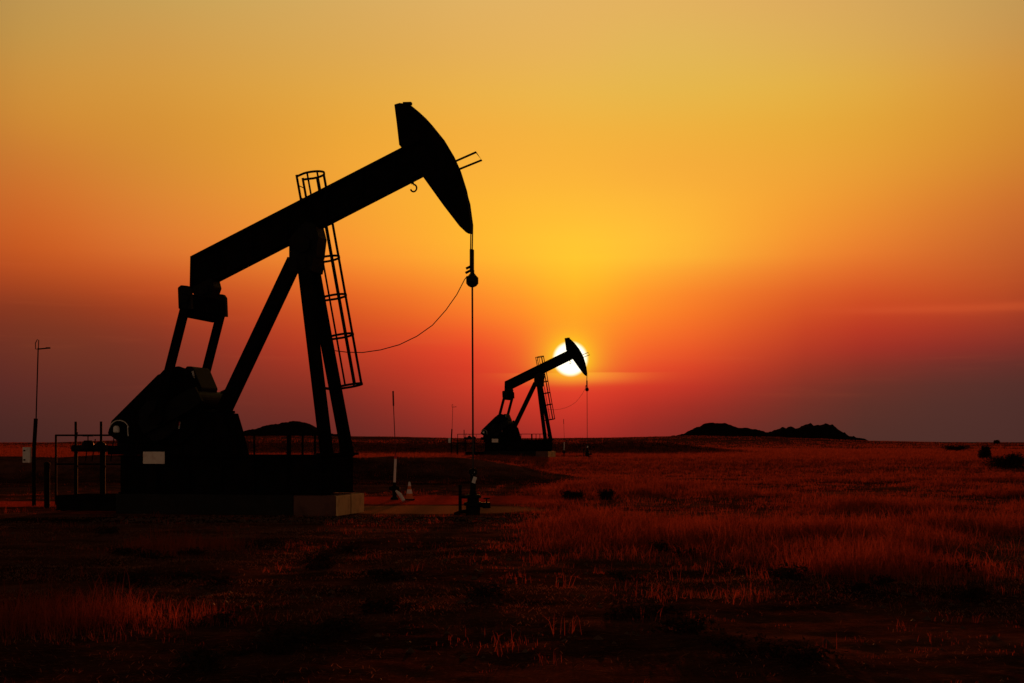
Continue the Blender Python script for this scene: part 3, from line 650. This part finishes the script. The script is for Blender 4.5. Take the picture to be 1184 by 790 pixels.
# ------------------------------------------------------------------ sky, sun and camera
SUN_AZ = math.atan2(659.5 - 592, 1644); SUN_EL = math.atan((512 - 415) / 1644 * math.cos(SUN_AZ))
def lin(c): return tuple((v / 255 / 12.92) if v <= 10.31 else ((v / 255 + .055) / 1.055) ** 2.4 for v in c)
def make_world():
    w = bpy.data.worlds.new('World'); scene.world = w; w.use_nodes = True; nt = w.node_tree; L = nt.links.new
    bg = nt.nodes['Background']; tc = N(nt, 'ShaderNodeTexCoord'); sx = N(nt, 'ShaderNodeSeparateXYZ'); L(tc.outputs['Generated'], sx.inputs[0])
    def M(op, a, b=None, c=None, clamp=False):
        n = N(nt, 'ShaderNodeMath', operation=op); n.use_clamp = clamp
        for i, v in enumerate((a, b, c)):
            if v is None: continue
            if isinstance(v, (int, float)): n.inputs[i].default_value = v
            else: L(v, n.inputs[i])
        return n.outputs[0]
    az = M('ARCTAN2', sx.outputs[0], sx.outputs[1])
    hl = M('SQRT', M('ADD', M('MULTIPLY', sx.outputs[0], sx.outputs[0]), M('MULTIPLY', sx.outputs[1], sx.outputs[1])))
    t = M('DIVIDE', sx.outputs[2], M('MAXIMUM', hl, .0001))
    # colour of the dusk sky by bearing (columns) and height (rows); heights are tangents of elevation
    rows = [0, 65, 110, 150, 200, 250, 300, 330, 360, 400, 425, 450, 480, 512]
    C = {
     -60: [(170,134,78),(178,134,68),(186,130,58),(190,124,52),(190,112,45),(190,95,38),(182,76,32),(165,62,30),(138,52,31),(108,43,34),(96,41,36),(86,40,37),(76,38,36),(68,36,34)],
     30: [(188,148,84),(195,148,72),(203,144,62),(206,138,54),(204,121,46),(204,102,38),(196,82,30),(176,70,30),(140,56,31),(115,51,34),(104,47,35),(93,43,36),(80,41,35),(71,38,34)],
     180: [(198,160,88),(208,155,74),(213,152,63),(214,146,55),(214,136,48),(217,120,44),(214,98,38),(196,78,33),(166,62,32),(130,53,36),(116,50,36),(104,46,36),(93,44,36),(83,41,36)],
     400: [(215,170,94),(221,168,80),(228,168,68),(234,166,58),(240,162,50),(242,150,45),(244,130,40),(233,106,37),(216,86,35),(192,64,35),(170,55,35),(144,48,35),(119,44,36),(102,42,36)],
     320: [(209,167,92),(216,164,78),(222,162,66),(226,158,57),(230,152,49),(233,138,45),(232,118,39),(216,94,36),(198,75,35),(172,57,35),(151,51,35),(130,47,35),(108,43,35),(92,41,36)],
     600: [(226,178,98),(231,178,86),(236,180,74),(243,177,64),(249,176,54),(252,178,46),(254,174,42),(255,156,41),(254,136,41),(244,92,42),(230,72,41),(216,61,39),(184,51,37),(146,43,37)],
     665: [(227,178,97),(231,180,87),(235,182,75),(242,179,64),(249,177,54),(253,181,48),(255,186,42),(255,176,38),(255,158,38),(250,118,42),(240,90,45),(226,64,41),(196,52,38),(156,43,37)],
     740: [(227,178,96),(228,182,87),(232,182,75),(240,178,64),(247,173,55),(252,178,50),(254,176,46),(255,152,42),(255,136,40),(247,104,41),(234,78,41),(208,56,38),(167,47,36),(138,41,36)],
     930: [(220,170,94),(223,175,84),(228,177,71),(232,171,60),(237,162,52),(240,147,45),(238,124,40),(226,100,38),(212,80,36),(186,60,36),(158,53,36),(128,49,37),(104,47,38),(90,46,39)],
     1160: [(195,155,88),(203,152,78),(211,149,63),(212,144,53),(211,132,46),(206,110,42),(196,90,38),(189,80,36),(178,66,35),(138,49,38),(104,47,40),(85,47,41),(79,46,41),(76,45,40)],
     1260: [(182,144,84),(188,140,72),(196,136,60),(198,130,50),(196,116,44),(190,94,40),(176,74,36),(162,62,35),(145,54,35),(112,46,37),(90,44,38),(78,43,38),(72,42,38),(69,41,37)],
    }
    for k in C:
        wt = .5 if (k <= 30 or k >= 1160) else 1.0
        for i, dg, db, dr in ((4, 3, 4, 1), (5, 9, 6, 3), (6, 13, 7, 3), (7, 7, 3, 2), (8, 3, 0, 1)):
            r_, g_, b_ = C[k][i]; C[k][i] = (min(255, r_ + dr * wt), g_ + dg * wt, b_ + db * wt)
    keys = sorted(C); arr = np.array([[lin(c) for c in C[k]] for k in keys])        # columns x rows x rgb
    cols = [-60, -15, 30, 80, 130, 180, 250, 330, 400, 470, 540, 600, 635, 665, 695, 740, 800, 860, 930, 1000, 1080, 1160, 1210, 1260]
    def catmull(kx, vals, x):
        kx = np.asarray(kx, float); m = np.gradient(vals, kx, axis=0); i = int(np.clip(np.searchsorted(kx, x) - 1, 0, len(kx) - 2)); h = kx[i + 1] - kx[i]; s = (x - kx[i]) / h
        return (2*s**3-3*s*s+1)*vals[i] + (s**3-2*s*s+s)*h*m[i] + (-2*s**3+3*s*s)*vals[i+1] + (s**3-s*s)*h*m[i+1]
    TMAX = .9
    def ramp(colvals):
        r = N(nt, 'ShaderNodeValToRGB'); r.color_ramp.interpolation = 'EASE' if False else 'LINEAR'; e = r.color_ramp.elements
        ys = np.linspace(0, 512, 25); vals = np.array([np.clip(catmull(rows, colvals, y), 0, 2) for y in ys])
        stops = [((512 - y) / 1644 / TMAX, v) for y, v in zip(ys, vals)] + [(.42 / TMAX, vals[0] * .55 + .01), (.6 / TMAX, vals[0] * .22), (1, vals[0] * .08)]
        stops.sort(key=lambda s: s[0])
        e[0].position = stops[0][0]; e[0].color = (*stops[0][1], 1); e[1].position = stops[-1][0]; e[1].color = (*stops[-1][1], 1)
        for p, v in stops[1:-1]: x = e.new(min(p, .999)); x.color = (*v, 1)
        L(tn, r.inputs[0]); return r.outputs[0]
    tn = M('DIVIDE', t, TMAX, clamp=True)
    seq = []
    for cpx in cols: seq.append((math.atan((cpx - 592) / 1644), ramp(catmull(keys, arr, cpx))))
    lo, hi = catmull(keys, arr, -60), catmull(keys, arr, 1260)
    back = np.array([BACKC] * len(rows)) * np.linspace(.8, 1, len(rows))[:, None]
    for a, base, k in ((-.62, lo, .42), (-1.1, lo, .2), (-1.7, back, 1), (-3.2, back, 1)): seq.append((a, ramp(base * k)))
    for a, base, k in ((.62, hi, .42), (1.1, hi, .2), (1.7, back, 1), (3.2, back, 1)): seq.append((a, ramp(base * k)))
    seq.sort(key=lambda s: s[0]); col = seq[0][1]
    def mixc(fac, a, b, mode='MIX'):
        m = N(nt, 'ShaderNodeMix', data_type='RGBA', blend_type=mode)
        if isinstance(fac, float): m.inputs[0].default_value = fac
        else: L(fac, m.inputs[0])
        for s, i in ((a, 6), (b, 7)):
            if isinstance(s, tuple): m.inputs[i].default_value = (*s, 1)
            else: L(s, m.inputs[i])
        return m.outputs[2]
    for (a0, _), (a1, c1) in zip(seq[:-1], seq[1:]):
        mr = N(nt, 'ShaderNodeMapRange'); L(az, mr.inputs['Value']); mr.inputs['From Min'].default_value = a0; mr.inputs['From Max'].default_value = a1
        col = mixc(mr.outputs[0], col, c1)
    # thin cloud streaks low in the sky
    cv = N(nt, 'ShaderNodeCombineXYZ'); L(M('MULTIPLY', az, 7.0), cv.inputs[0]); L(M('MULTIPLY', t, 95.0), cv.inputs[1])
    nz = N(nt, 'ShaderNodeTexNoise'); nz.inputs['Scale'].default_value = 1.0; nz.inputs['Detail'].default_value = 5; nz.inputs['Roughness'].default_value = .55; L(cv.outputs[0], nz.inputs['Vector'])
    def smooth(x, a, b):
        mr = N(nt, 'ShaderNodeMapRange', interpolation_type='SMOOTHSTEP'); L(x, mr.inputs['Value']); mr.inputs['From Min'].default_value = a; mr.inputs['From Max'].default_value = b; return mr.outputs[0]
    def bell(x, c, wdt): return M('POWER', 2.718, M('MULTIPLY', M('POWER', M('ABSOLUTE', M('DIVIDE', M('SUBTRACT', x, c), wdt)), 2.0), -1.0))
    band = M('MULTIPLY', smooth(t, .015, .05), M('SUBTRACT', 1.0, smooth(t, .11, .17)))
    cl = M('MULTIPLY', M('MULTIPLY', smooth(nz.outputs['Fac'], .54, .74), band), .10)
    col = mixc(cl, col, mixc(.5, col, lin((235, 110, 60))))
    # one lit streak just under the sun and one long one to the right
    ts = M('ADD', t, M('MULTIPLY', M('SUBTRACT', nz.outputs['Fac'], .5), .004))
    st1 = M('MULTIPLY', M('MULTIPLY', M('MULTIPLY', smooth(ts, .0385, .0475), M('SUBTRACT', 1.0, smooth(ts, .0485, .0498))), bell(az, .046, .036)), .72)
    st2 = M('MULTIPLY', M('MULTIPLY', bell(M('ADD', t, M('MULTIPLY', nz.outputs['Fac'], .006)), .0935, .0032), smooth(az, .17, .30)), .28)
    col = mixc(st1, col, lin((255, 152, 56))); col = mixc(st2, col, lin((225, 95, 48)))
    # glow and disc of the sun
    sd = (math.sin(SUN_AZ) * math.cos(SUN_EL), math.cos(SUN_AZ) * math.cos(SUN_EL), math.sin(SUN_EL))
    dt = N(nt, 'ShaderNodeVectorMath', operation='DISTANCE'); L(tc.outputs['Generated'], dt.inputs[0]); dt.inputs[1].default_value = sd
    rr = dt.outputs['Value']
    g1 = M('MULTIPLY', M('POWER', 2.718, M('MULTIPLY', M('MAXIMUM', M('SUBTRACT', rr, .0118), 0.0), -1 / .0105)), M('MULTIPLY', smooth(t, .034, .056), .80), clamp=True)
    col = mixc(g1, col, lin((255, 208, 34)))
    disc = M('SUBTRACT', 1.0, smooth(rr, .0096, .0132))
    col = mixc(disc, col, (1.5, 1.38, 1.05))
    # a little of the physical sky over the whole dome
    sky = N(nt, 'ShaderNodeTexSky'); sky.sky_type = 'NISHITA'; sky.sun_disc = False; sky.sun_elevation = SUN_EL; sky.sun_rotation = SUN_AZ; sky.dust_density = 6; sky.air_density = 2.5
    col = mixc(1.0, col, mixc(1.0, sky.outputs[0], (.0006, .0003, .0001), 'MULTIPLY'), 'ADD')
    L(col, bg.inputs['Color']); bg.inputs['Strength'].default_value = 1.0
BACKC = (.30, .19, .125)  # unseen sky behind the camera, raised as fill for camera-facing sides
make_world()

sun = bpy.data.lights.new('sun', 'SUN'); sun.energy = 4.0; sun.angle = R(.5); sun.color = (1.0, .22, .06)
so = bpy.data.objects.new('sun', sun); COL.objects.link(so)
dirv = Vector((math.sin(SUN_AZ) * math.cos(SUN_EL), math.cos(SUN_AZ) * math.cos(SUN_EL), math.sin(SUN_EL)))
so.rotation_euler = dirv.to_track_quat('Z', 'Y').to_euler()

cam = bpy.data.cameras.new('camera'); cam.sensor_width = 36; cam.sensor_fit = 'HORIZONTAL'; cam.lens = 36 * F
cam.shift_y = (512 - 395) / 1184; cam.clip_end = 20000; cam.clip_start = .1
co = bpy.data.objects.new('camera', cam); COL.objects.link(co); co.location = (0, 0, CAM_H); co.rotation_euler = (R(90), 0, 0)
scene.camera = co
vs = scene.view_settings; vs.view_transform = 'Standard'; vs.look = 'None'; vs.exposure = 0; vs.gamma = 1; vs.use_curve_mapping = False
scene.cycles.max_bounces = 4
scene.cycles.use_denoising = True
